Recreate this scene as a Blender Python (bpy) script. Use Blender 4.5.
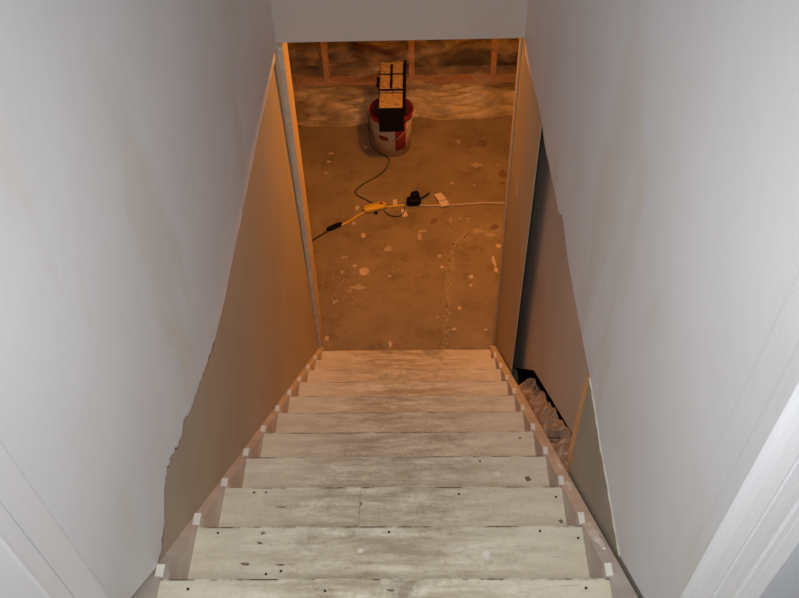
import bpy, bmesh, math, random
from mathutils import Vector, Matrix
random.seed(7)
for o in list(bpy.data.objects): bpy.data.objects.remove(o, do_unlink=True)
S = bpy.context.scene
C = S.collection

# ------------------------------------------------------------------ camera
F_PX = 813.9
PITCH, YAW, ROLL = 0.82256, 0.03854, -0.03905
CAM = Vector((0.0907, -0.5492, 1.5531))
def cam_axes():
    Rz = Matrix.Rotation(YAW, 3, 'Z')
    f = Rz @ Vector((0, math.cos(PITCH), -math.sin(PITCH)))
    u = Rz @ Vector((0, math.sin(PITCH), math.cos(PITCH)))
    r = Rz @ Vector((1, 0, 0))
    c, s = math.cos(ROLL), math.sin(ROLL)
    return c * r + s * u, c * u - s * r, f
AR, AU, AF = cam_axes()
cd = bpy.data.cameras.new('camera')
cd.sensor_fit = 'HORIZONTAL'; cd.sensor_width = 36; cd.lens = F_PX / 799 * 36; cd.clip_start = 0.02
cam = bpy.data.objects.new('camera', cd); C.objects.link(cam)
cam.matrix_world = Matrix(((AR.x, AU.x, -AF.x, CAM.x), (AR.y, AU.y, -AF.y, CAM.y), (AR.z, AU.z, -AF.z, CAM.z), (0, 0, 0, 1)))
S.camera = cam

# ------------------------------------------------------------------ world, lights, exposure
W = bpy.data.worlds.new('world'); S.world = W; W.use_nodes = True
W.node_tree.nodes['Background'].inputs[0].default_value = (0.86, 0.93, 1.0, 1)
W.node_tree.nodes['Background'].inputs[1].default_value = 0.10
S.view_settings.view_transform = 'Standard'; S.view_settings.look = 'None'
S.view_settings.exposure = 0.0; S.view_settings.gamma = 1.0; S.view_settings.use_curve_mapping = False
def area(name, loc, aim, sx, sy, col, e):
    l = bpy.data.lights.new(name, 'AREA'); l.shape = 'RECTANGLE'; l.size = sx; l.size_y = sy; l.color = col; l.energy = e
    o = bpy.data.objects.new(name, l); C.objects.link(o); o.location = loc
    o.rotation_euler = (Vector(aim) - Vector(loc)).to_track_quat('-Z', 'Y').to_euler()
    return o
area('hallway_lamp_light', (0.06, -0.72, 1.80), (0.05, 0.6, 0.0), 0.5, 0.3, (0.90, 0.95, 1.0), 12)
fd = bpy.data.lights.new('camera_flash', 'SPOT'); fd.color = (1.0, 0.98, 0.95); fd.energy = 66; fd.shadow_soft_size = 0.02; fd.spot_size = math.radians(84); fd.spot_blend = 1.0
fo = bpy.data.objects.new('camera_flash', fd); C.objects.link(fo); fo.location = CAM + AU * .05 - AR * .03
fo.rotation_euler = AF.to_track_quat('-Z', 'Y').to_euler()
BULB = Vector((0.36, 3.60, -0.235))
bl = bpy.data.lights.new('basement_bulb_light', 'POINT'); bl.color = (1.0, 0.34, 0.03); bl.energy = 66; bl.shadow_soft_size = 0.05
bo = bpy.data.objects.new('basement_bulb_light', bl); C.objects.link(bo); bo.location = BULB

# ------------------------------------------------------------------ measures
RUN, RISE = 0.23, 0.20077
SL = RISE / RUN
HW = 0.501                      # half the tread width
FLOOR = -12 * RISE              # basement floor
XL, XR = -0.518, 0.545          # faces of the upper wall sheets
EDGE = -0.235                   # underside of the upper sheets
HEADY = 2.63                    # the wall above the opening
def ray(px, py): return AF + AR * ((px - 399.5) / F_PX) - AU * ((py - 299) / F_PX)
def at(px, py, axis, val):      # point of the photograph on a plane of the place
    d = ray(px, py); t = (val - CAM[axis]) / d[axis]; return CAM + d * t
def fl(px, py, up=0.0): return at(px, py, 2, FLOOR + up)

# ------------------------------------------------------------------ materials
def nt(name):
    m = bpy.data.materials.new(name); m.use_nodes = True
    n = m.node_tree; return m, n, n.nodes['Principled BSDF']
def N(n, t, **k):
    x = n.nodes.new(t)
    for a, b in k.items(): setattr(x, a, b)
    return x
def mixrgb(n, fac, a, b, mode='MIX'):
    x = N(n, 'ShaderNodeMix', data_type='RGBA', blend_type=mode)
    for i, v in ((0, fac), (6, a), (7, b)):
        if hasattr(v, 'links') or hasattr(v, 'is_linked'): n.links.new(v, x.inputs[i])
        elif i == 0: x.inputs[0].default_value = v
        else: x.inputs[i].default_value = (*v, 1)
    return x.outputs[2]
def coords(n, scale=(1, 1, 1), rnd=False):
    tc = N(n, 'ShaderNodeTexCoord'); mp = N(n, 'ShaderNodeMapping'); mp.inputs['Scale'].default_value = scale
    n.links.new(tc.outputs['Object'], mp.inputs['Vector'])
    if rnd:
        oi = N(n, 'ShaderNodeObjectInfo'); mul = N(n, 'ShaderNodeMath', operation='MULTIPLY'); mul.inputs[1].default_value = 37
        n.links.new(oi.outputs['Random'], mul.inputs[0]); n.links.new(mul.outputs[0], mp.inputs['Location'])
    return mp.outputs[0]
def noise(n, vec, scale, detail=6, rough=.6):
    x = N(n, 'ShaderNodeTexNoise'); x.inputs['Scale'].default_value = scale; x.inputs['Detail'].default_value = detail; x.inputs['Roughness'].default_value = rough
    n.links.new(vec, x.inputs['Vector']); return x.outputs['Fac']
def ramp(n, fac, a, b, va=0.0, vb=1.0):
    x = N(n, 'ShaderNodeMapRange'); x.inputs[1].default_value = a; x.inputs[2].default_value = b; x.inputs[3].default_value = va; x.inputs[4].default_value = vb
    x.clamp = True
    n.links.new(fac, x.inputs[0]); return x.outputs[0]
def mult(n, a, b):
    x = N(n, 'ShaderNodeMath', operation='MULTIPLY')
    for i, v in ((0, a), (1, b)):
        if isinstance(v, (int, float)): x.inputs[i].default_value = v
        else: n.links.new(v, x.inputs[i])
    return x.outputs[0]
def bump(n, bs, fac, st, dist=0.01):
    b = N(n, 'ShaderNodeBump'); b.inputs['Strength'].default_value = st; b.inputs['Distance'].default_value = dist
    n.links.new(fac, b.inputs['Height']); n.links.new(b.outputs[0], bs.inputs['Normal'])
def mat(name, c1, c2=None, rough=.7, scale=6, stretch=(1, 1, 1), lo=.35, hi=.65, bmp=0.0, bscale=60, spec=.3, metal=0.0, rnd=False):
    m, n, bs = nt(name)
    bs.inputs['Roughness'].default_value = rough; bs.inputs['Specular IOR Level'].default_value = spec; bs.inputs['Metallic'].default_value = metal
    v = coords(n, stretch, rnd)
    f = ramp(n, noise(n, v, scale), lo, hi)
    n.links.new(mixrgb(n, f, c1, c2 or tuple(x * .9 for x in c1)), bs.inputs['Base Color'])
    if bmp: bump(n, bs, noise(n, v, bscale, 3), bmp, .004)
    return m

M = {}
def wall_paint(name, c1, c2, patch):
    m, n, bs = nt(name); bs.inputs['Roughness'].default_value = .55; bs.inputs['Specular IOR Level'].default_value = .25
    v = coords(n); v2 = coords(n, (1, 1.4, .55))
    c = mixrgb(n, ramp(n, noise(n, v, 1.7, 3), .35, .7), c1, c2)
    c = mixrgb(n, mult(n, ramp(n, noise(n, v2, 2.3, 5, .55), .54, .63), .75), c, patch)
    n.links.new(c, bs.inputs['Base Color']); bump(n, bs, noise(n, v, 26, 5), .12, .006); return m
M['white_wall'] = wall_paint('white_wall_paint', (.84, .85, .88), (.79, .79, .80), (.76, .74, .68))
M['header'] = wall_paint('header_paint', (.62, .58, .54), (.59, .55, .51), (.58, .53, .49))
M['beige_wall'] = mat('beige_wallboard', (.50, .43, .33), (.45, .38, .29), .75, 2.0, bmp=.12)
M['tan_board'] = mat('tan_wallboard', (.44, .40, .33), (.39, .35, .28), .75, 5, bmp=.1)
M['grey_board'] = mat('grey_board', (.62, .54, .47), (.56, .48, .41), .85, 3, bmp=.06)
M['edge_plaster'] = mat('edge_plaster', (.68, .65, .56), (.56, .50, .38), .8, 30)
M['white_trim'] = mat('white_trim_paint', (.90, .90, .93), (.86, .86, .89), .38, 8, (1, 1, .2), spec=.45, bmp=.06, bscale=18)
M['wood'] = mat('stud_wood', (.80, .42, .22), (.66, .33, .17), .7, 6, (8, 8, 1), bmp=.1)
M['stud_lit'] = mat('lamplit_orange_wood', (.85, .50, .22), (.75, .42, .18), .6, 6, (8, 8, 1))  # orange of the basement bulb's light put into the wood colour
M['jamb_wood'] = mat('jamb_wood', (.68, .55, .38), (.60, .46, .30), .65, 6, (8, 8, 1))
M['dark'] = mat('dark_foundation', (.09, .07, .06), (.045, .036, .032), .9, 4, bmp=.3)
M['under'] = mat('void_shade', (.05, .043, .036), (.025, .022, .02), .95, 8)  # near-black colour carries the shade of the cavity void
M['block'] = mat('pale_filler', (.80, .77, .70), (.74, .70, .62), .7, 20)
M['plain'] = mat('plain_plaster', (.55, .5, .45), (.5, .45, .4), .8, 3)
M['iron'] = mat('nail_iron', (.035, .03, .028), (.06, .045, .035), .6, 60)
M['gouge'] = mat('bare_gouge_slot_shade', (.24, .18, .13), (.17, .12, .085), .85, 60)  # bare wood in gouges; also the painted shade of the slot slat
M['flake'] = mat('paint_flake', (.72, .60, .48), (.60, .48, .36), .8, 40)
M['flake2'] = mat('pale_scuff', (.52, .44, .32), (.44, .36, .25), .85, 40)
M['paper'] = mat('paper', (.80, .70, .60), (.76, .64, .55), .75, 40)
M['black'] = mat('black_plastic', (.004, .004, .0045), (.006, .006, .006), .6, 20, spec=.12)
M['cord_dark'] = mat('dark_cord', (.05, .035, .025), (.04, .03, .02), .5, 20)
M['cord_tan'] = mat('tan_cord', (.62, .48, .34), (.52, .40, .28), .55, 20)
M['yellow'] = mat('yellow_plastic', (.80, .55, .05), (.72, .48, .04), .4, 20)
M['red'] = mat('red_plastic', (.38, .03, .028), (.28, .022, .02), .4, 20)
M['maroon'] = mat('maroon_lining', (.22, .03, .035), (.16, .025, .03), .5, 20)
M['cream'] = mat('cream_plastic', (.62, .52, .40), (.50, .40, .29), .5, 14)
M['tan_top'] = mat('scuffed_tan_lid', (.52, .38, .22), (.20, .13, .07), .65, 34, (1, 1, 1), .5, .68)
M['wire'] = mat('bail_wire', (.55, .5, .45), (.4, .36, .3), .35, 20, metal=.8)
M['red_cloth'] = mat('red_cloth', (.10, .012, .012), (.07, .01, .01), .9, 10)
def glow():
    m, n, bs = nt('glowing_bulb'); bs.inputs['Base Color'].default_value = (.9, .8, .6, 1)
    bs.inputs['Emission Color'].default_value = (1, .5, .15, 1); bs.inputs['Emission Strength'].default_value = 6; return m
M['glow'] = glow()
M['socket'] = mat('lamp_socket_ceramic', (.8, .78, .74), None, .3, 10)

def tread_material(name, base, base2, wear, dirt):
    m, n, bs = nt(name); bs.inputs['Roughness'].default_value = .6; bs.inputs['Specular IOR Level'].default_value = .3
    v = coords(n, (1, 1, 1), True); vs = coords(n, (1.2, 6, 3), True)
    raw = N(n, 'ShaderNodeTexCoord'); sep = N(n, 'ShaderNodeSeparateXYZ'); n.links.new(raw.outputs['Object'], sep.inputs[0])
    c = mixrgb(n, ramp(n, noise(n, vs, 3.0, 5), .35, .65), base, base2)
    # foot traffic: more worn along the middle of the board
    ab = N(n, 'ShaderNodeMath', operation='ABSOLUTE'); n.links.new(sep.outputs['X'], ab.inputs[0])
    mid = ramp(n, ab.outputs[0], .42, .12)
    w = mult(n, ramp(n, noise(n, vs, 5.5, 7, .68), .36, .62), ramp(n, mid, 0, 1, .30, 1.0))
    c = mixrgb(n, mult(n, w, .85), c, wear)
    d = mult(n, ramp(n, noise(n, v, 7, 8, .7), .56, .70), ramp(n, mid, 0, 1, .15, .7))
    c = mixrgb(n, d, c, dirt)
    fg = ramp(n, noise(n, v, 70, 4, .7), .50, .66)
    c = mixrgb(n, mult(n, fg, ramp(n, mid, 0, 1, .12, .42)), c, wear)
    # scratches along the board
    sc = ramp(n, noise(n, coords(n, (3.5, 60, 20), True), 3, 3, .6), .68, .74)
    c = mixrgb(n, mult(n, sc, .55), c, dirt)
    # paint knocked off the front edge
    ed = ramp(n, sep.outputs['Y'], -.010, -.001)
    ch = ramp(n, noise(n, coords(n, (1, .4, .4), True), 9, 5, .65), .49, .57)
    c = mixrgb(n, mult(n, ed, ch), c, (.10, .07, .05))
    n.links.new(c, bs.inputs['Base Color']); bump(n, bs, noise(n, vs, 16, 6), .25, .004)
    return m
M['tread'] = tread_material('worn_cream_paint', (.79, .735, .595), (.70, .64, .505), (.37, .295, .20), (.20, .145, .095))
M['stringer'] = mat('scuffed_stringer_paint', (.68, .62, .56), (.55, .49, .43), .6, 5, (1, 2, 2), bmp=.15, bscale=20)

def concrete():
    m, n, bs = nt('stained_concrete'); bs.inputs['Roughness'].default_value = .8; bs.inputs['Specular IOR Level'].default_value = .2
    v = coords(n)
    c = mixrgb(n, ramp(n, noise(n, v, 2.2, 7, .62), .32, .68), (.25, .195, .125), (.38, .30, .19))
    c = mixrgb(n, mult(n, ramp(n, noise(n, v, 5.5, 7, .7), .52, .68), .6), c, (.17, .12, .08))
    sp = ramp(n, noise(n, v, 55, 4, .6), .66, .72)
    big = ramp(n, noise(n, v, 2.7, 3), .42, .62)
    c = mixrgb(n, mult(n, mult(n, sp, big), .8), c, (.62, .52, .40))
    n.links.new(c, bs.inputs['Base Color']); bump(n, bs, noise(n, v, 30, 6), .25, .006); return m
M['concrete'] = concrete()

def poly(name, cover, col, rough):
    m, n, bs = nt(name)
    out = n.nodes['Material Output']
    v = coords(n)
    bs.inputs['Base Color'].default_value = (*col, 1); bs.inputs['Roughness'].default_value = rough; bs.inputs['Specular IOR Level'].default_value = .6
    bump(n, bs, noise(n, coords(n, (1, 1, 1.6)), 7, 4), .5, .03)
    tl = N(n, 'ShaderNodeBsdfTranslucent'); tl.inputs[0].default_value = (*col, 1)
    tr = N(n, 'ShaderNodeBsdfTransparent'); tr.inputs[0].default_value = (.95, .95, .95, 1)
    a = N(n, 'ShaderNodeMixShader'); a.inputs[0].default_value = .3
    n.links.new(bs.outputs[0], a.inputs[1]); n.links.new(tl.outputs[0], a.inputs[2])
    b = N(n, 'ShaderNodeMixShader')
    f = ramp(n, noise(n, coords(n, (.8, 1, 1.9)), 3.4, 5, .62), .40, .66, cover * .30, min(1, cover * 1.7))
    n.links.new(f, b.inputs[0]); n.links.new(tr.outputs[0], b.inputs[1]); n.links.new(a.outputs[0], b.inputs[2])
    n.links.new(b.outputs[0], out.inputs['Surface']); return m
M['film'] = poly('clear_polythene', .40, (.70, .56, .40), .25)
M['film_thick'] = poly('bunched_polythene', .80, (.86, .74, .50), .32)

def rubble_mat():
    m, n, bs = nt('dusty_rubble'); bs.inputs['Roughness'].default_value = .95
    v = coords(n)
    c = mixrgb(n, ramp(n, noise(n, v, 22, 6, .65), .38, .62), (.27, .19, .135), (.50, .40, .30))
    c = mixrgb(n, ramp(n, noise(n, v, 9, 5), .62, .70), c, (.07, .055, .045))
    n.links.new(c, bs.inputs['Base Color']); bump(n, bs, noise(n, v, 60, 6), .6, .01); return m
M['rubble'] = rubble_mat()

# ------------------------------------------------------------------ mesh helpers
def obj(name, bm, m, parent=None, smooth=False, loc=None):
    me = bpy.data.meshes.new(name)
    bmesh.ops.recalc_face_normals(bm, faces=bm.faces[:])
    bm.to_mesh(me); bm.free()
    if smooth:
        for p in me.polygons: p.use_smooth = True
    me.materials.append(M[m] if isinstance(m, str) else m)
    o = bpy.data.objects.new(name, me); C.objects.link(o)
    if loc is not None: o.location = loc
    if parent: o.parent = parent
    return o
def box(bm, x0, x1, y0, y1, z0, z1, bev=0.0, seg=2):
    r = bmesh.ops.create_cube(bm, size=1)
    for v in r['verts']:
        v.co = Vector(((x0 + x1) / 2 + v.co.x * (x1 - x0), (y0 + y1) / 2 + v.co.y * (y1 - y0), (z0 + z1) / 2 + v.co.z * (z1 - z0)))
    if bev:
        es = {e for v in r['verts'] for e in v.link_edges}
        bmesh.ops.bevel(bm, geom=list(es), offset=bev, segments=seg, affect='EDGES', profile=.5)
    return bm
def bx(*a, **k): return box(bmesh.new(), *a, **k)
def slab(pts, axis, a, b, bm=None):        # polygon in the other two axes pushed from a to b along axis
    bm = bm or bmesh.new()
    def P(p, t):
        return (t, p[0], p[1]) if axis == 0 else ((p[0], t, p[1]) if axis == 1 else (p[0], p[1], t))
    A = [bm.verts.new(P(p, a)) for p in pts]; B = [bm.verts.new(P(p, b)) for p in pts]
    bm.faces.new(A); bm.faces.new(B[::-1]); k = len(pts)
    for i in range(k): bm.faces.new((A[i], B[i], B[(i + 1) % k], A[(i + 1) % k]))
    bmesh.ops.triangulate(bm, faces=[f for f in bm.faces if len(f.verts) > 4])
    return bm
def smooth_path(pts, k=6):
    P = [Vector(p) for p in pts]; out = []
    for i in range(len(P) - 1):
        p0, p1, p2, p3 = P[max(i - 1, 0)], P[i], P[i + 1], P[min(i + 2, len(P) - 1)]
        for j in range(k):
            t = j / k
            out.append(.5 * ((2 * p1) + (p2 - p0) * t + (2 * p0 - 5 * p1 + 4 * p2 - p3) * t * t + (3 * p1 - p0 - 3 * p2 + p3) * t ** 3))
    return out + [P[-1]]
def tube(pts, r, seg=8, bm=None, k=6):
    bm = bm or bmesh.new(); P = smooth_path(pts, k) if k > 1 else [Vector(p) for p in pts]; rings = []
    rr = r if callable(r) else (lambda t: r)
    for i, p in enumerate(P):
        d = (P[min(i + 1, len(P) - 1)] - P[max(i - 1, 0)]).normalized()
        u = d.cross(Vector((0, 0, 1)))
        if u.length < .05: u = d.cross(Vector((1, 0, 0)))
        u.normalize(); w = d.cross(u); q = rr(i / (len(P) - 1))
        rings.append([bm.verts.new(p + (u * math.cos(a) + w * math.sin(a)) * q) for a in (2 * math.pi * j / seg for j in range(seg))])
    for a, b in zip(rings, rings[1:]):
        for j in range(seg): bm.faces.new((a[j], a[(j + 1) % seg], b[(j + 1) % seg], b[j]))
    bm.faces.new(rings[0][::-1]); bm.faces.new(rings[-1]); return bm
def lathe(prof, seg=40, bm=None, closed=False, a0=0, a1=2 * math.pi, c=(0, 0, 0)):
    bm = bm or bmesh.new(); full = abs(a1 - a0 - 2 * math.pi) < 1e-6; cols = []
    for j in range(seg if full else seg + 1):
        a = a0 + (a1 - a0) * j / seg
        cols.append([bm.verts.new((c[0] + r * math.cos(a), c[1] + r * math.sin(a), c[2] + z)) for r, z in prof])
    k = len(prof)
    for j in range(seg):
        A, B = cols[j], cols[(j + 1) % len(cols)]
        for i in range(k if closed else k - 1):
            bm.faces.new((A[i], B[i], B[(i + 1) % k], A[(i + 1) % k]))
    if closed and not full: bm.faces.new(cols[0]); bm.faces.new(cols[-1][::-1])
    return bm
def blob(c, rx, ry, h, seg=11, jit=.25, bm=None, rot=0.0, rng=random):
    bm = bm or bmesh.new(); T = []; B = []
    for j in range(seg):
        a = 2 * math.pi * j / seg; k = 1 + rng.uniform(-jit, jit)
        x, y = rx * k * math.cos(a), ry * k * math.sin(a)
        x, y = x * math.cos(rot) - y * math.sin(rot), x * math.sin(rot) + y * math.cos(rot)
        T.append(bm.verts.new((c[0] + x * .92, c[1] + y * .92, c[2] + h))); B.append(bm.verts.new((c[0] + x, c[1] + y, c[2])))
    bm.faces.new(T); bm.faces.new(B[::-1])
    for j in range(seg): bm.faces.new((B[j], B[(j + 1) % seg], T[(j + 1) % seg], T[j]))
    return bm
def tag(o, label, cat, group=None, kind=None):
    if label: o['label'] = label
    if cat: o['category'] = cat
    if group: o['group'] = group
    if kind: o['kind'] = kind
    return o
def thing(name, label, cat, loc=(0, 0, 0), group=None):
    o = bpy.data.objects.new(name, None); o.empty_display_size = .05; C.objects.link(o); o.location = loc
    return tag(o, label, cat, group)
def part(name, bm, m, t, smooth=False):    # mesh given in world coordinates, parented to the Empty t
    bmesh.ops.translate(bm, verts=bm.verts[:], vec=-t.matrix_world.translation if False else -Vector(t.location))
    return obj(name, bm, m, t, smooth)
def struct(name, bm, m, label, smooth=False):
    o = obj(name, bm, m, None, smooth); o['kind'] = 'structure'; o['label'] = label
    return o

# ------------------------------------------------------------------ the shell
floor = struct('floor', bx(-3, 3, -1.3, 6.2, FLOOR - .1, FLOOR), 'concrete', 'stained brown concrete basement floor spattered with paint')
CEIL = EDGE + .24
struct('ceiling', bx(-3, 3, HEADY + .12, 6.2, CEIL, CEIL + .08), 'plain', 'basement ceiling beyond the stair opening')
struct('ceiling_stairwell', bx(-.62, .66, -.1, HEADY + .12, 2.2, 2.28), 'header', 'ceiling high above the stairs')
struct('wall_basement_left', bx(-3.1, -3, HEADY, 6.2, FLOOR, CEIL + .08), 'plain', 'left basement wall out of sight beyond the opening')
struct('wall_basement_right', bx(3, 3.1, HEADY, 6.2, FLOOR, CEIL + .08), 'plain', 'right basement wall out of sight beyond the opening')
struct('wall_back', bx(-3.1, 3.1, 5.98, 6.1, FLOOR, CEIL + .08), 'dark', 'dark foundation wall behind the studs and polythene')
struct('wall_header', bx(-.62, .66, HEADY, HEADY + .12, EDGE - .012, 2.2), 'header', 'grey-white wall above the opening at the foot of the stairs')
# partitions of the basement on both sides of the opening
struct('wall_left_partition', bx(-3, -.62, HEADY, HEADY + .10, FLOOR, CEIL + .08), 'plain', 'basement partition left of the opening')
struct('wall_right_partition', bx(.675, 3, HEADY, HEADY + .10, FLOOR, CEIL + .08), 'plain', 'basement partition right of the opening')
struct('floor_landing', bx(-.62, .66, -1.3, -.005, -.06, 0), 'tread', 'painted floor of the landing at the top of the stairs')

# left wall: beige board below, white sheet above with a ragged filler edge
struct('wall_left_lower', bx(-.60, -.530, -.3, 2.60, FLOOR, .30), 'beige_wall', 'beige unpainted wallboard beside the stairs, below the white paint')
lp = [(276.5, 44), (275, 60), (266, 100), (255, 150), (247, 190), (240, 225), (232, 262), (225, 300), (215, 338), (205, 370), (196, 392), (190, 412), (184, 420), (181, 436), (177, 447), (171, 455), (167, 470), (164.5, 489), (164, 526), (160.5, 551), (158, 565)]
edge = []
for i, p in enumerate(lp):
    w = at(*p, 0, XL); edge.append((w.y, w.z))
fine = []
for a, b in zip(edge, edge[1:]):
    for k in range(5):
        t = k / 5; fine.append((a[0] + (b[0] - a[0]) * t + random.uniform(-.003, .003), a[1] + (b[1] - a[1]) * t + random.uniform(-.005, .005)))
fine[0] = (HEADY, EDGE - .02)
fine.append(edge[-1])
ring = fine + [(.12, -.075), (-.02, .04), (-.02, 2.2), (HEADY, 2.2)]
wl = struct('wall_left', slab(ring, 0, -.530, XL), 'white_wall', 'white painted left stairwell wall with smeared filler')
bm = bmesh.new()
for a, b in zip(fine[:-1:2], fine[2::2]):
    pass
pts = [(XL - .004, p[0], p[1]) for p in fine[1::3]]
o = obj('filler_bead', tube(pts, lambda t: .0030 + .0015 * math.sin(t * 61) , 6, k=2), 'edge_plaster', wl)
struct('wall_left_upper_backing', bx(-.60, -.5302, -.02, HEADY, .30, 2.2), 'plain', 'framing behind the left stairwell wall')

# right wall: white sheet above, open cavity below with boards
rp = [(519.5, 39), (525, 55), (535, 92), (541, 118), (545, 146), (552, 180), (557.5, 206), (558.5, 213), (562, 215), (568, 260), (575, 300), (583, 342), (590, 378), (594, 402), (600, 440), (607, 480), (613, 516), (620, 556)]
redge = []
for p in rp:
    w = at(*p, 0, XR); redge.append((w.y, w.z))
redge[0] = (HEADY, EDGE)
rf = []
for a, b in zip(redge, redge[1:]):
    for k in range(4):
        t = k / 4; rf.append((a[0] + (b[0] - a[0]) * t, a[1] + (b[1] - a[1]) * t + random.uniform(-.0025, .0025)))
rf.append(redge[-1])
ring = rf + [(.06, -.04), (.06, 2.2), (HEADY, 2.2)]
wr = struct('wall_right', slab(ring, 0, XR, XR + .013), 'white_wall', 'white painted right stairwell wall ending in a raw lower edge')
near = [p for p in rf if p[0] < .80]
obj('filler_bead', tube([(XR - .001, p[0], p[1]) for p in near[::2]], lambda t: .0026 + .0014 * math.sin(t * 47), 6, k=2), 'edge_plaster', wr)
struct('wall_right_upper_backing', bx(XR + .0132, .66, .06, HEADY, EDGE + .01, 2.2), 'plain', 'framing behind the right stairwell wall')
struct('wall_right_light_block', bx(.675, .74, -.3, HEADY, FLOOR, EDGE + .01), 'under', 'dark wall added to keep lamp light out of the open cavity right of the stairs')  # added to block the bulb's light so the void stays dark
def st(y, off=0): return -SL * y + off     # height of the line through the nosings

# panel A: the tan board near the top of the stairs
ya = at(590, 380, 0, XR + .004).y; yb = at(573, 466, 0, XR + .004).y
pa = [(.0, .0), (.30, EDGE + .02), (ya, EDGE + .02), (ya + .006, -.40), (yb, st(yb, -.03)), (.0, st(0, -.16))]
struct('wall_right_near_panel', slab([(.05, -.05), (.30, EDGE + .03), (ya, EDGE + .03), (ya + .004, -.42), (ya - .01, st(ya, -.05)), (.05, st(.05, -.12))], 0, XR + .003, XR + .015), 'tan_board', 'tan triangular wallboard piece beside the upper right stringer')
# panel B: full-height board at the foot of the stairs
struct('wall_right_far_panel', slab([(2.008, EDGE + .03), (2.72, EDGE + .03), (2.72, FLOOR), (2.45, FLOOR), (2.008, st(2.008, -.10))], 0, XR + .0025, XR + .0065), 'beige_wall', 'wallboard panel lining the right side of the opening below')
# stud closing the cavity at the opening, and its edge
struct('trim_1', bx(XR - .004, .675, 2.722, 2.76, FLOOR, CEIL), 'jamb_wood', 'raw wooden edge at the right side of the opening', )
# the back board of the cavity
gb = [(512, 367), (533, 369), (552, 400), (573, 435), (582, 452)]
gp = []
for p in gb:
    w = at(*p, 0, .61); gp.append((w.y, w.z))
wg = struct('wall_right_cavity_back', slab([(2.70, EDGE + .01), (2.70, gp[0][1] - .1)] + gp + [(.84, gp[-1][1] + .02), (.84, EDGE + .01)], 0, .61, .622), 'grey_board', 'grey-brown board at the back of the open cavity right of the stairs')
obj('cut_edge', tube([(.6165, y, z - .002) for y, z in gp], .0045, 6, k=1), 'edge_plaster', wg)
# rough stud behind the tan board's far edge
bm = bmesh.new()
box(bm, .5608, .606, .815, .884, st(.82, -.16), EDGE + .005)
bmesh.ops.subdivide_edges(bm, edges=[e for e in bm.edges if abs(e.verts[0].co.z - e.verts[1].co.z) > .1], cuts=8)
for v in bm.verts:
    t = (v.co.z - st(.82, -.16)) / (EDGE + .005 - st(.82, -.16)); v.co.y += -.022 * (2 * t - 1) ** 2 * (1.3 if t > .5 else 1)
so = obj('wall_stud', bm, 'stud_lit'); so['kind'] = 'structure'; so['label'] = 'rough wooden stud behind the tan board edge'

# rubble lying in the open cavity beside the stringer
rng = random.Random(3)
bm = bmesh.new(); nx, ny = 9, 96; y0, y1 = .72, 1.985; G = []
for j in range(ny):
    y = y0 + (y1 - y0) * j / (ny - 1); row = []
    for i in range(nx):
        x = .541 + (.6085 - .541) * i / (nx - 1)
        h = -.028 + rng.uniform(-.004, .005) + .008 * math.sin(y * 31 + x * 70) + .006 * math.sin(y * 57 - x * 90 + 2) + .075 * (i / 8) ** 1.6
        if y > 1.80: h -= (y - 1.80) * 1.0
        row.append(bm.verts.new((x, y + rng.uniform(-.004, .004), st(y, h))))
    G.append(row)
for j in range(ny - 1):
    for i in range(nx - 1): bm.faces.new((G[j][i], G[j][i + 1], G[j + 1][i + 1], G[j + 1][i]))
for f in list(bm.faces): pass
ret = bmesh.ops.extrude_face_region(bm, geom=bm.faces[:])
for v in [g for g in ret['geom'] if isinstance(g, bmesh.types.BMVert)]: v.co.z -= .12
tag(obj('rubble_bed', bm, 'rubble'), 'brown dust and rubble filling the gap right of the stairs', 'rubble', kind='stuff')
def chunk(c, s, rng):
    bm = bmesh.new(); bmesh.ops.create_icosphere(bm, subdivisions=1, radius=1)
    R = Matrix.Rotation(rng.uniform(0, 6), 3, 'Z') @ Matrix.Rotation(rng.uniform(-.5, .5), 3, 'X')
    for v in bm.verts:
        v.co = R @ Vector((v.co.x * s[0], v.co.y * s[1], v.co.z * s[2])) * rng.uniform(.75, 1.2) + Vector(c)
    return bm
place = ['near the near end of the gap', 'beside the dark slot slat', 'in the middle of the gap', 'against the cavity back board', 'below the grey board corner', 'by the dark hole at the far end', 'halfway along the stringer', 'at the stringer edge', 'highest in the gap']
for i, (y, x, s) in enumerate([(.93, .575, .012), (1.02, .585, .013), (1.22, .575, .016), (1.34, .588, .014), (1.46, .565, .017), (1.76, .575, .015), (1.57, .584, .016), (1.66, .562, .013), (.86, .563, .011)]):
    o = obj('rubble_chunk', chunk((x, y, st(y, -.026 + s * .2 + .075 * max(0, (x - .541) / .0675) ** 1.6)), (s * .9, s * 1.4, s * .5), rng), 'rubble')
    tag(o, 'brown lump of rubble ' + place[i], 'rubble', 'rubble lumps beside the right stringer')
sl = at(575, 436, 0, .62)
tag(obj('dark_slot_slat', bx(.543, .607, 1.075, 1.10, st(1.09, .004), st(1.09, .022), .002), 'gouge'), 'short slat coloured dark as the shaded slot across the rubble gap by the tan board', 'slat')  # dark colour paints the shade of an open slot

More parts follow.
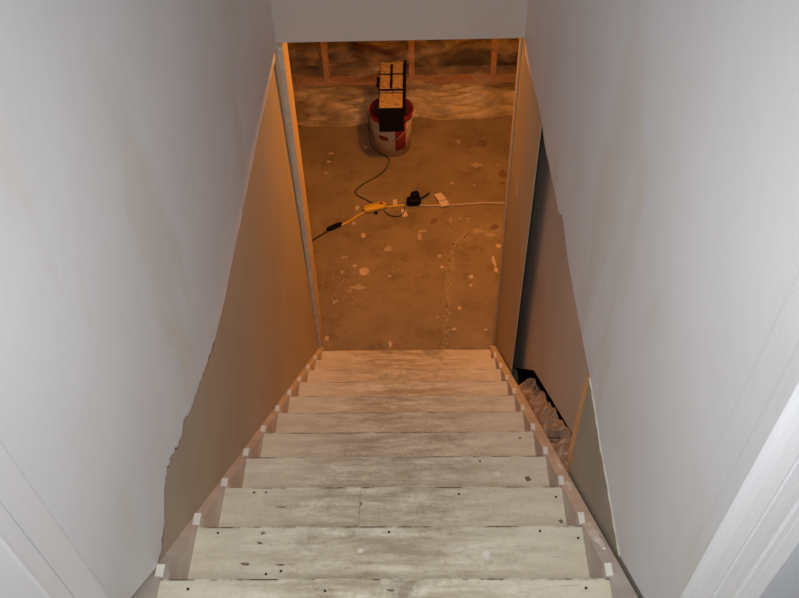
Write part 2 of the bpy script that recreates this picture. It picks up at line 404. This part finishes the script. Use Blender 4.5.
# ------------------------------------------------------------------ door trim at the top of the stairs
def vert(name, prof, z0, z1, m, label):
    bm = slab(prof, 2, z0, z1)
    return struct(name, bm, m, label)
def pj(px, x, py=520):
    w = at(px, py, 0, x); return (x, w.y)
a, b, c_, c2 = pj(683.3, .545), pj(708.5, .541), pj(723, .536), pj(731, .524)
vert('trim_2', [(.545, a[1]), (.5415, a[1] - .002), (.541, b[1]), (.56, b[1]), (.56, a[1])], -.02, 2.2, 'white_wall', 'flat painted strip between right wall and door casing')
vert('trim_3', [(.541, b[1] - .001), (.537, b[1] - .003), (.536, c_[1] + .001), (.60, c_[1] + .001), (.60, b[1] - .001)], -.02, 2.2, 'white_wall', 'second flat painted strip beside the right door casing')
q = [pj(723, .536), pj(727, .539), pj(733, .545), pj(742, .551), pj(752, .556), pj(758, .5585), pj(760, .5585), pj(762.5, .5605), pj(768, .5615)]
vert('trim_4', q + [(.66, q[-1][1]), (.66, q[0][1])], -.02, 2.2, 'white_trim', 'white rounded door casing right of the stairs')
g = [pj(769, .5625), pj(776, .5640), pj(784, .5645), pj(785.5, .5652), pj(789, .5675), pj(796, .5685), pj(799, .5695), pj(815, .572)]
vert('trim_5', g + [(.66, g[-1][1]), (.66, g[0][1])], -.02, 2.2, 'white_trim', 'white stepped door jamb right of the stairs')
def pl(px, x, py=540):
    w = at(px, py, 0, x); return (x, w.y)
A, B_, C_, D_ = pl(66, -.518), pl(30, -.510), pl(4, -.505), pl(-13, -.50)
vert('trim_6', [(-.518, A[1]), (-.5125, A[1] - .002), (-.511, B_[1] + .002), (-.56, B_[1] + .002), (-.56, A[1])], -.02, 2.2, 'white_trim', 'flat white door casing left of the stairs')
vert('trim_7', [(-.517, B_[1]), (-.508, B_[1] - .003), (-.507, C_[1] + .008), (-.506, C_[1]), (-.508, C_[1] - .006), (-.520, -.15), (-.56, -.15), (-.56, B_[1])], -.02, 2.2, 'white_trim', 'white moulded door jamb left of the stairs')

# left jamb of the opening below: white edge facing up the stairs, raw wood inside
def lean(bm):
    for v in bm.verts: v.co.x += -.028 * (EDGE - v.co.z) / (EDGE - FLOOR)
    return bm
struct('trim_8', lean(bx(-.575, -.489, 2.602, 2.735, FLOOR, EDGE - .014, .002)), 'jamb_wood', 'raw wooden jamb board at the left side of the opening')
bm = bmesh.new(); prev = None; k = 40; rows = []
for i in range(k):
    z = FLOOR + (EDGE - .014 - FLOOR) * i / (k - 1); w = random.uniform(-.0035, .0035)
    rows.append([(-.5125 + w, 2.5955, z), (-.4905 + w * .4, 2.5955, z), (-.4905 + w * .4, 2.6015, z), (-.5125 + w, 2.6015, z)])
vs = [[bm.verts.new(p) for p in r] for r in rows]
for p, q in zip(vs, vs[1:]):
    for j in range(4): bm.faces.new((p[j], p[(j + 1) % 4], q[(j + 1) % 4], q[j]))
bm.faces.new(vs[0]); bm.faces.new(vs[-1])
struct('trim_9', lean(bm), 'edge_plaster', 'uneven white plaster edge of the left jamb')

# ------------------------------------------------------------------ staircase
stair = thing('staircase', 'steep wooden basement staircase with worn cream-painted treads', 'staircase', (0, 0, FLOOR))
def tread_mesh(x0, x1, rng):
    bm = bx(x0, x1, -RUN - .028, 0, -.030, 0)
    es = [e for e in bm.edges if all(v.co.y > -.01 for v in e.verts) and abs(e.verts[0].co.x - e.verts[1].co.x) > .1]
    bmesh.ops.bevel(bm, geom=es, offset=.006, segments=3, affect='EDGES')
    return bm
treads = {}
for n in range(1, 12):
    y, z = n * RUN, -n * RISE
    spans = [(-HW + .0005, HW - .0005)]
    if n == 3:
        xc = at(360, 500, 2, z).x; spans = [(-HW + .0005, xc - .0004), (xc + .0004, HW - .0005)]
    for x0, x1 in spans:
        o = obj('tread', tread_mesh(x0, x1, random), 'tread', stair)
        o.location = (0, y, z - FLOOR); treads.setdefault(n, o)
    o = obj('riser', bx(-HW + .001, HW - .001, -.046, -.028, -RISE + .0005, -.0305), 'tread', stair); o.location = (0, y, z - FLOOR)
o = obj('riser', bx(-HW + .001, HW - .001, -.046, -.028, -RISE + .0005, -.0005), 'tread', stair); o.location = (0, 0, -FLOOR)
def stringer(x0, x1, name='stringer'):
    ys, ye = -.03, 2.60; up = .004
    return part(name, slab([(ys, st(ys, up)), (ye, st(ye, up)), (ye, FLOOR), (2.20, FLOOR), (ys, st(ys, -.36))], 0, x0, x1), 'stringer', stair)
stringer(-.529, -HW); stringer(HW, .538)
for n in range(1, 11):
    for x0, x1 in ((-.5165, -.497), (.495, .512)):
        k = random.uniform(.9, 1.15); y, z = n * RUN, -n * RISE
        part('nosing_block', bx(x0, x1, y + .0015, y + .033 * k, z - .045, z + .0015, .0015, 1), 'block', stair)
# smeared white filler along the stringers
def smear(bm, m='block'): part('filler_smear', bm, m, stair)
for (ya_, yb_, x, w) in ((.34, .46, .521, .011), (.66, .72, .522, .007), (.80, .88, .528, .006)):
    p = [(x + random.uniform(-.003, .003), ya_ + (yb_ - ya_) * t / 6, st(ya_ + (yb_ - ya_) * t / 6, .004)) for t in range(7)]
    smear(tube(p, lambda t, w=w: w * (.35 + .65 * math.sin(math.pi * min(max(t, .05), .95))), 6, k=3))
# nails and marks on the treads, as seen in the photograph
def on_tread(n, px, py):
    w = at(px, py, 2, -n * RISE); return Vector((w.x, w.y - n * RUN, 0))
def sub(n, name, bm, m):
    o = obj(name, bm, m, treads[n]); return o
for n, px, py in [(3, 254, 492.5), (3, 266, 492.5), (2, 218, 533), (2, 266, 574), (2, 389, 532), (2, 578, 538), (2, 540, 531), (1, 188, 589), (1, 325, 591), (1, 586, 588), (3, 459, 494), (3, 556, 497), (2, 281, 571), (4, 480, 461), (5, 520, 438)]:
    p = on_tread(n, px, py); sub(n, 'nail', blob((p.x, p.y, .0), .0036, .0036, .0010, 9, .1), 'iron')
for n, px, py, rx, ry in [(2, 245.5, 564, .012, .004), (2, 259.5, 543, .008, .004), (2, 263, 533, .006, .004), (3, 281, 507, .016, .002), (2, 280, 565, .012, .0025), (3, 561, 521, .006, .006), (3, 361, 504, .003, .007), (1, 391, 590, .008, .003)]:
    p = on_tread(n, px, py); sub(n, 'gouge', blob((p.x, p.y, .0), rx, ry, .0007, 12, .35), 'gouge')
p = on_tread(4, 528, 479); sub(4, 'knot', blob((p.x, p.y, 0), .010, .010, .0009, 12, .35), 'gouge')
for n, px, py, rx, ry in [(2, 360.5, 551, .008, .006), (2, 486.5, 555, .009, .014), (4, 498, 474, .012, .012)]:
    p = on_tread(n, px, py); sub(n, 'paint_drip', blob((p.x, p.y, 0), rx, ry, .0012, 10, .2), 'block')

# ------------------------------------------------------------------ basement: foundation framing and polythene
SY = 5.70
def sx(px, py=60): return at(px, py, 1, SY).x
wallst = thing('stud_frame', 'bare wooden stud frame standing behind the polythene sheet', 'stud wall', (0, SY, FLOOR))
for px in (240, 325, 411.5, 494, 578):
    x = sx(px); part('stud', bx(x - .024, x + .024, SY, SY + .09, FLOOR + .04, CEIL - .045, .002, 1), 'wood', wallst)
part('bottom_plate', bx(-2.2, 2.2, SY - .002, SY + .09, FLOOR, FLOOR + .038, .002, 1), 'wood', wallst)
part('top_plate', bx(-2.2, 2.2, SY - .002, SY + .09, CEIL - .044, CEIL - .003, .002, 1), 'wood', wallst)

film = thing('polythene_sheet', 'clear polythene sheet hung over the studs and bunched on the floor', 'plastic sheet', (0, SY - .1, FLOOR))
rng = random.Random(11)
def fold(x, z):
    d = 1.5 * (.020 * math.sin(5.1 * x + 3.2 * z + .5) + .014 * math.sin(11 * x - 7.5 * z + 1) + .010 * math.sin(3 * x + 15 * z) + .006 * math.sin(27 * x + 13 * z))
    d += .03 * math.exp(-((z + x * .55 + .02 - .35) / .05) ** 2) + .03 * math.exp(-((z - x * .35 - .30) / .035) ** 2)
    return d
bm = bmesh.new(); nx, nz = 200, 90; G = []
for j in range(nz):
    z = .04 + (abs(FLOOR - CEIL) - .10) * (j / (nz - 1)) ** 1.5
    G.append([bm.verts.new((-2 + 4 * i / (nx - 1), SY - .09 - .03 * math.exp(-z * 4) - fold(-2 + 4 * i / (nx - 1), z), FLOOR + z)) for i in range(nx)])
for j in range(nz - 1):
    for i in range(nx - 1): bm.faces.new((G[j][i], G[j][i + 1], G[j + 1][i + 1], G[j + 1][i]))
part('hanging_film', bm, 'film', film, True)
bm = bmesh.new(); nx, ny = 260, 60; G = []
def front(x): return 5.13 + .035 * math.sin(2.3 * x + .4) + .03 * math.sin(6.1 * x + 2) + .012 * math.sin(17 * x)
for j in range(ny):
    t = j / (ny - 1); row = []
    for i in range(nx):
        x = -2 + 4 * i / (nx - 1); y = front(x) + (SY - .10 - front(x)) * t
        h = .012 + .075 * math.sin(math.pi * min(1, t * 1.15)) ** .8
        h *= .75 + .45 * math.sin(3.1 * x + 9 * t) * .6 + .2 * math.sin(1.7 * x + 2)
        ridge = .030 * math.sin(17 * t + 4.0 * math.sin(1.9 * x + .6) + 2.2 * x) + .014 * math.sin(41 * t - 6 * x + 2.5 * math.sin(4 * x)) + .010 * math.sin(16 * x + 20 * t)
        h += ridge * min(1, t * 6) * min(1, (1.02 - t) * 6)
        if t > .75: h += (t - .75) / .25 * (.055 + .035 * math.sin(4.3 * x + 1) + .02 * math.sin(11 * x + 2))
        row.append(bm.verts.new((x, y, FLOOR + max(.003, h))))
    G.append(row)
for j in range(ny - 1):
    for i in range(nx - 1): bm.faces.new((G[j][i], G[j][i + 1], G[j + 1][i + 1], G[j + 1][i]))
part('bunched_film', bm, 'film_thick', film, True)

# red cloth bundle behind the sheet
p = at(368, 56, 1, SY + .02)
bm = bmesh.new(); bmesh.ops.create_icosphere(bm, subdivisions=3, radius=1)
for v in bm.verts:
    q = v.co; k = 1 + .12 * math.sin(9 * q.x + 5 * q.z) + .08 * math.sin(14 * q.y + 8 * q.z)
    v.co = Vector((p.x + .10 + q.x * .24 * k, SY + .118 + q.y * .055 * k, p.z + .0 + q.z * .10 * k))
tag(obj('cloth_bundle', bm, 'red_cloth', smooth=True), 'dark red cloth bundle showing dimly through the polythene between two studs', 'cloth')

# bare bulb holder on the basement ceiling
lampo = thing('ceiling_lamp', 'bare bulb hanging in a pale holder from the basement ceiling', 'lamp', (BULB.x, BULB.y, CEIL))
part('lamp_holder', lathe([(0, 0), (.055, 0), (.05, -.03), (.025, -.06), (.022, -.10), (0, -.10)], 24, c=(BULB.x, BULB.y, CEIL)), 'socket', lampo, True)
part('bulb', lathe([(0, -.095), (.014, -.10), (.016, -.105), (.028, -.13), (.030, -.145), (.022, -.165), (0, -.172)], 20, c=(BULB.x, BULB.y, CEIL)), 'glow', lampo, True)

# ------------------------------------------------------------------ bucket
BX, BY = -.122, 4.805
bk = thing('paint_bucket', 'cream and red plastic bucket standing on the concrete by the polythene', 'bucket', (BX, BY, FLOOR))
BH = .36; r0, r1 = .142, .168
def br(z): return r0 + (r1 - r0) * z / BH
part('body', lathe([(0, 0), (r0, 0), (br(BH * .87), BH * .87), (br(BH * .87) - .004, BH * .87), (r0 - .006, .01), (0, .01)], 48, c=(BX, BY, FLOOR + .001)), 'cream', bk, True)
part('rim', lathe([(br(BH * .87), BH * .87), (br(BH * .89) + .005, BH * .88), (br(BH * .97) + .006, BH * .97), (r1 + .004, BH), (r1 - .004, BH), (br(BH * .87) - .004, BH * .87)], 48, closed=True, c=(BX, BY, FLOOR + .001)), 'red', bk, True)
part('lining', lathe([(br(BH * .2) - .008, BH * .2), (r1 - .006, BH * .985), (r1 - .009, BH * .985), (br(BH * .2) - .011, BH * .2)], 48, closed=True, c=(BX, BY, FLOOR + .001)), 'maroon', bk, True)
def wrap(name, a0, a1, z0, z1, m):
    part(name, lathe([(br(z0) + .0008, z0), (br(z1) + .0008, z1), (br(z1) + .0022, z1), (br(z0) + .0022, z0)], 12, closed=True, a0=math.radians(a0), a1=math.radians(a1), c=(BX, BY, FLOOR + .001)), m, bk, True)
wrap('label_panel', -80, -46, .06, BH * .87, 'red')
wrap('label_stripe', -128, -100, .165, .20, 'red')
hp = []
for i in range(19):
    t = i / 18; a = math.radians(165 + 180 * t); d = math.sin(math.pi * t)
    R_ = br(BH * .9 - .17 * d) + .012
    hp.append((BX + R_ * math.cos(a), BY + R_ * math.sin(a), FLOOR + BH * .93 - .17 * d))
part('bail_handle', tube(hp, .0036, 6, k=2), 'wire', bk, True)
for p in (hp[0], hp[-1]):
    part('handle_lug', bx(p[0] - .012, p[0] + .012, p[1] - .012, p[1] + .012, p[2] - .014, p[2] + .014, .004), 'cream', bk)

# ------------------------------------------------------------------ black box tool lying across the bucket
zb = FLOOR + BH + .0025
fb = at(391, 132, 2, zb); yf = fb.y
zt = at(391, 107.5, 1, yf).z; yk = at(391, 61, 2, zt).y
xl, xr = at(378, 107.5, 1, yf).x, at(403.5, 107.5, 1, yf).x
tl = thing('tool_case', 'black corded tool case with scuffed tan top lying across the bucket', 'tool case', ((xl + xr) / 2, yf, zb))
yk = min(yk, yf + .62)
part('body', bx(xl, xr, yf, yk, zb, zt - .012, .004), 'black', tl)
L_ = yk - yf
for a_, b_ in ((.012, .30), (.335, .74), (.765, .99)):
    part('top_panel', bx(xl + .006, xr - .008, yf + L_ * a_, yf + L_ * b_, zt - .0115, zt, .003), 'tan_top', tl)
xm = (xl + xr) / 2
part('slot', bx(xm - .010, xm + .008, yf + L_ * .40, yf + L_ * .93, zt - .002, zt + .010, .002), 'black', tl)
part('clamp_bar', bx(xl - .004, xr + .004, yf + L_ * .345, yf + L_ * .375, zt, zt + .008, .002), 'black', tl)
part('clamp_bar', bx(xl + .004, xr + .004, yf + L_ * .70, yf + L_ * .715, zt, zt + .006, .002), 'black', tl)
part('side_rail', bx(xr + .0005, xr + .016, yf + .01, yk + .01, zt - .06, zt + .012, .003), 'black', tl)
for k in (.50, .62): part('latch', bx(xl - .022, xl - .0005, yf + L_ * k, yf + L_ * (k + .05), zt - .03, zt - .002, .003), 'black', tl)
cpts = [(xl - .006, yf + .12, zt - .05), (xl - .06, yf + .06, zt - .07), (BX - .178, BY - .07, FLOOR + .22), (BX - .15, BY - .155, FLOOR + .10)]
cpts += [tuple(fl(x, y, .006)) for x, y in [(388, 157.5), (387, 166), (383, 172), (374, 178), (362, 185), (355.5, 191), (358, 195.5), (365, 199), (372, 203)]]
part('power_cord', tube(cpts, .0042, 8), 'cord_dark', tl, True)

# ------------------------------------------------------------------ cords on the floor
ye = thing('cord_splitter', 'yellow cord splitter block with yellow lead and black grip on the concrete', 'cord splitter', tuple(fl(375, 210)))
def slug(a, b, w, h, bm=None, tip=.55):      # rounded block from a to b on the floor
    a, b = Vector(a), Vector(b); d = (b - a).normalized(); s_ = Vector((-d.y, d.x, 0)); bm = bm or bmesh.new(); R = []
    for t, k in ((0, tip), (.08, .85), (.2, 1), (.8, 1), (.92, .85), (1, tip)):
        c = a.lerp(b, t); ring = []
        for ang in range(12):
            q = 2 * math.pi * ang / 12; cx, cz = math.cos(q), math.sin(q)
            cx = math.copysign(abs(cx) ** .6, cx); cz = math.copysign(abs(cz) ** .6, cz)
            ring.append(bm.verts.new((c.x + s_.x * cx * w * k, c.y + s_.y * cx * w * k, FLOOR + h + cz * h * k + .001)))
        R.append(ring)
    for p, q in zip(R, R[1:]):
        for j in range(12): bm.faces.new((p[j], p[(j + 1) % 12], q[(j + 1) % 12], q[j]))
    bm.faces.new(R[0][::-1]); bm.faces.new(R[-1]); return bm
part('splitter_body', slug(fl(363.5, 212), fl(386, 207), .034, .022), 'yellow', ye, True)
for t in (.3, .55, .8):
    c = Vector(fl(363.5, 212)).lerp(Vector(fl(386, 207)), t)
    part('outlet', bx(c.x - .014, c.x + .014, c.y - .011, c.y + .011, FLOOR + .0435, FLOOR + .0475, .002), 'yellow' if t < .7 else 'red', ye)
c = fl(376, 214); part('outlet_hole', bx(c.x - .01, c.x + .012, c.y - .006, c.y + .006, FLOOR + .002, FLOOR + .02, .002), 'black', ye)
part('lead', tube([tuple(fl(x, y, .011)) for x, y in [(365, 211.7), (360, 214.5), (352, 219.5), (346, 223), (341, 225.5)]], .0085, 8), 'yellow', ye, True)
part('lead', tube([tuple(fl(x, y, .008)) for x, y in [(385, 207.3), (392, 206.3), (400, 205.5), (404.5, 205.1)]], .007, 8), 'yellow', ye, True)
part('grip', slug(fl(327, 231.5), fl(342, 225), .017, .015), 'black', ye, True)
part('tail_cord', tube([tuple(fl(x, y, .008)) for x, y in [(328, 231), (321, 235), (313, 240), (304, 245)]], .006, 8), 'cord_dark', ye, True)

pg = thing('plug_cluster', 'black plug cluster on the concrete between yellow block and paper card', 'plug', tuple(fl(413, 203)))
part('plug_body', slug(fl(406.5, 204.5), fl(421, 204), .034, .03), 'black', pg, True)
part('plug_head', slug(fl(411, 200.5), fl(419, 198.5), .026, .035), 'black', pg, True)
part('prong_lead', tube([tuple(fl(x, y, .02)) for x, y in [(418, 199), (422, 197.5), (429, 193)]], .008, 8), 'cord_dark', pg, True)
part('loop_cord', tube([tuple(fl(x, y, .006)) for x, y in [(384, 211), (389, 215), (396, 216.5), (401.5, 215), (404.3, 211), (404.6, 207.5)]], .0035, 8), 'cord_dark', ye, True)
tag(obj('extension_cord', tube([tuple(fl(x, y, .009)) for x, y in [(419, 205), (428, 205.8), (440, 205.3), (455, 204.8), (470, 203.8), (485, 202.8), (500, 203.2), (515, 204), (535, 206)]], .008, 8), 'cord_tan', smooth=True), 'tan extension cord running right from the black plug across the concrete', 'cord')

# ------------------------------------------------------------------ scraps and paint on the floor
def quad(pts, h, z=0.0):
    w = [fl(*p) for p in pts]; return slab([(p.x, p.y) for p in w], 2, FLOOR + z, FLOOR + z + h)
cardo = thing('paper_card', 'pale folded card lying over the tan cord beside the black plug', 'paper', tuple(fl(441, 201)))
part('card_half', quad([(434, 196.5), (441, 194.5), (446.5, 201), (438.5, 203)], .002, .018), 'paper', cardo)
part('card_half', quad([(438.8, 203.6), (446.8, 201.6), (449.5, 206.5), (441.5, 209)], .002, .018), 'paper', cardo)
def scrap(pts, label, m='paper'): tag(obj('paper_scrap', quad(pts, .0015, .0005), m), label, 'paper', 'paper scraps on the concrete')
scrap([(393, 199.8), (397, 199.5), (397.3, 205.2), (393.2, 205.6)], 'small upright white paper scrap by the yellow lead')
scrap([(401, 209.5), (405, 208.8), (408, 216), (402.5, 216.8)], 'torn pale paper scrap inside the thin cord loop')
rng = random.Random(5)
def px_m(px, py):
    a, b = fl(px, py), fl(px + 1, py); c = fl(px, py + 1); return (b - a).length, (c - a).length
def splat(name, px, py, w, h, m, parent, jit=.25, rot=0):
    mx, my = px_m(px, py); c = fl(px, py)
    return obj(name, blob((c.x, c.y, FLOOR), w * mx / 2, h * my / 2, .0012, 12, jit, None, rot, rng), m, parent)
for d in [(364, 271.5, 10, 7, 'flake', .15), (388, 248.5, 9, 6, 'flake2', .3), (358.5, 287, 15, 5, 'flake2', .4), (363, 236, 5, 5, 'flake', .3), (327, 338.5, 5, 5, 'flake', .35), (390, 344, 4, 7, 'flake', .4), (344, 257, 6, 3, 'flake2', .4), (355, 266, 5, 3, 'flake', .4), (342, 272, 4, 4, 'flake2', .4), (390, 276, 5, 3, 'flake2', .4), (499, 246, 6, 4, 'flake', .3), (494, 262, 4, 9, 'flake', .45), (496, 270, 4, 5, 'flake', .4), (471, 276.5, 5, 4, 'flake', .3), (471, 285, 3, 2.5, 'flake', .3), (459.5, 308, 4, 3.5, 'flake', .3), (454, 329, 5, 2.5, 'flake', .3), (485.5, 329.5, 4, 2.5, 'flake', .3), (440, 256, 3.5, 3, 'flake', .3), (442, 267, 4, 2.5, 'flake', .3), (437, 317, 3, 2.5, 'flake2', .3), (420, 236, 4, 9, 'flake2', .45), (422, 231, 9, 2.5, 'flake2', .45), (478, 231, 14, 3.5, 'flake2', .45), (490, 235, 9, 3, 'flake2', .45), (458.5, 141.5, 4, 4, 'flake2', .3), (476, 165, 10, 5, 'flake2', .4), (331, 153.5, 5, 1.5, 'flake', .4), (329, 161.5, 5, 1.5, 'flake', .4), (326, 173, 3, 2, 'flake', .4), (366, 147, 2.5, 3, 'flake', .3), (336, 301, 4, 3, 'flake2', .4), (334, 302, 3, 3, 'flake', .4), (350, 291, 5, 3, 'flake2', .4), (451, 220, 3, 6, 'flake2', .45), (460, 218, 4, 2, 'flake2', .4), (468, 219, 4, 2, 'flake2', .4), (357, 208, 5, 5, 'flake', .4), (354, 223, 4, 3, 'flake', .4), (498, 165, 3, 3, 'flake2', .4), (452, 183, 3, 2, 'flake', .3), (474, 185, 3, 2, 'flake2', .3)]:
    splat('paint_splat', d[0], d[1], d[2], d[3], d[4], floor, d[5])
for d in [(482.5, 143.5, 11, 7, .1), (503, 174, 9, 9, .3), (502, 183, 4, 3, .3), (434, 221, 8, 6, .3), (495, 227, 10, 6, .3)]:
    splat('damp_stain', d[0], d[1], d[2], d[3], mat('damp_stain', (.20, .13, .09), (.25, .17, .12), .8, 20), floor, d[4])
bm = bmesh.new()
for i in range(620):
    px, py = rng.uniform(312, 505), rng.uniform(128, 348)
    if rng.random() < .45: px, py = rng.gauss(345, 16), rng.gauss(283, 16)
    elif rng.random() < .3: px, py = rng.gauss(470, 18), rng.gauss(228, 9)
    c = fl(px, py); s = rng.uniform(.0015, .0055) * (1.2 if rng.random() < .15 else .8)
    blob((c.x, c.y, FLOOR), s, s * rng.uniform(.6, 1.3), .001, 6, .3, bm, 0, rng)
o = obj('paint_specks', bm, 'flake2', floor); o['kind'] = 'stuff'
# pale scuffed trail in the concrete
tr = [fl(x, y) for x, y in [(446, 347), (447, 320), (448, 290), (450.5, 262), (453, 246), (462, 238), (480, 231), (499, 229)]]
tr = smooth_path([tuple(p) for p in tr], 5); bm = bmesh.new(); Lf, Rt = [], []
for i, p in enumerate(tr):
    d = (tr[min(i + 1, len(tr) - 1)] - tr[max(i - 1, 0)]).normalized(); s_ = Vector((-d.y, d.x, 0))
    Lf.append(p + s_ * rng.uniform(.006, .020)); Rt.append(p - s_ * rng.uniform(.006, .020))
for i in range(420):
    t = rng.random() * (len(tr) - 1); k = int(t); p = tr[k].lerp(tr[k + 1], t - k)
    sz = rng.uniform(.002, .007)
    blob((p.x + rng.gauss(0, .012), p.y + rng.gauss(0, .014), FLOOR), sz, sz * rng.uniform(.6, 1.6), .0008, 6, .3, bm, 0, rng)
o = obj('scuff_trail', bm, 'flake2', floor); o['kind'] = 'stuff'
# small white paint marks on the right panel
bm = bmesh.new()
for px, py in ((517, 185), (517.5, 188), (516.5, 192), (517, 195)):
    w = at(px, py, 0, XR); box(bm, XR - .0012, XR + .0005, w.y - .012, w.y + .012, w.z - .007, w.z + .007, .001, 1)
pnl = bpy.data.objects['wall_right_far_panel']; obj('paint_marks', bm, 'edge_plaster', pnl)
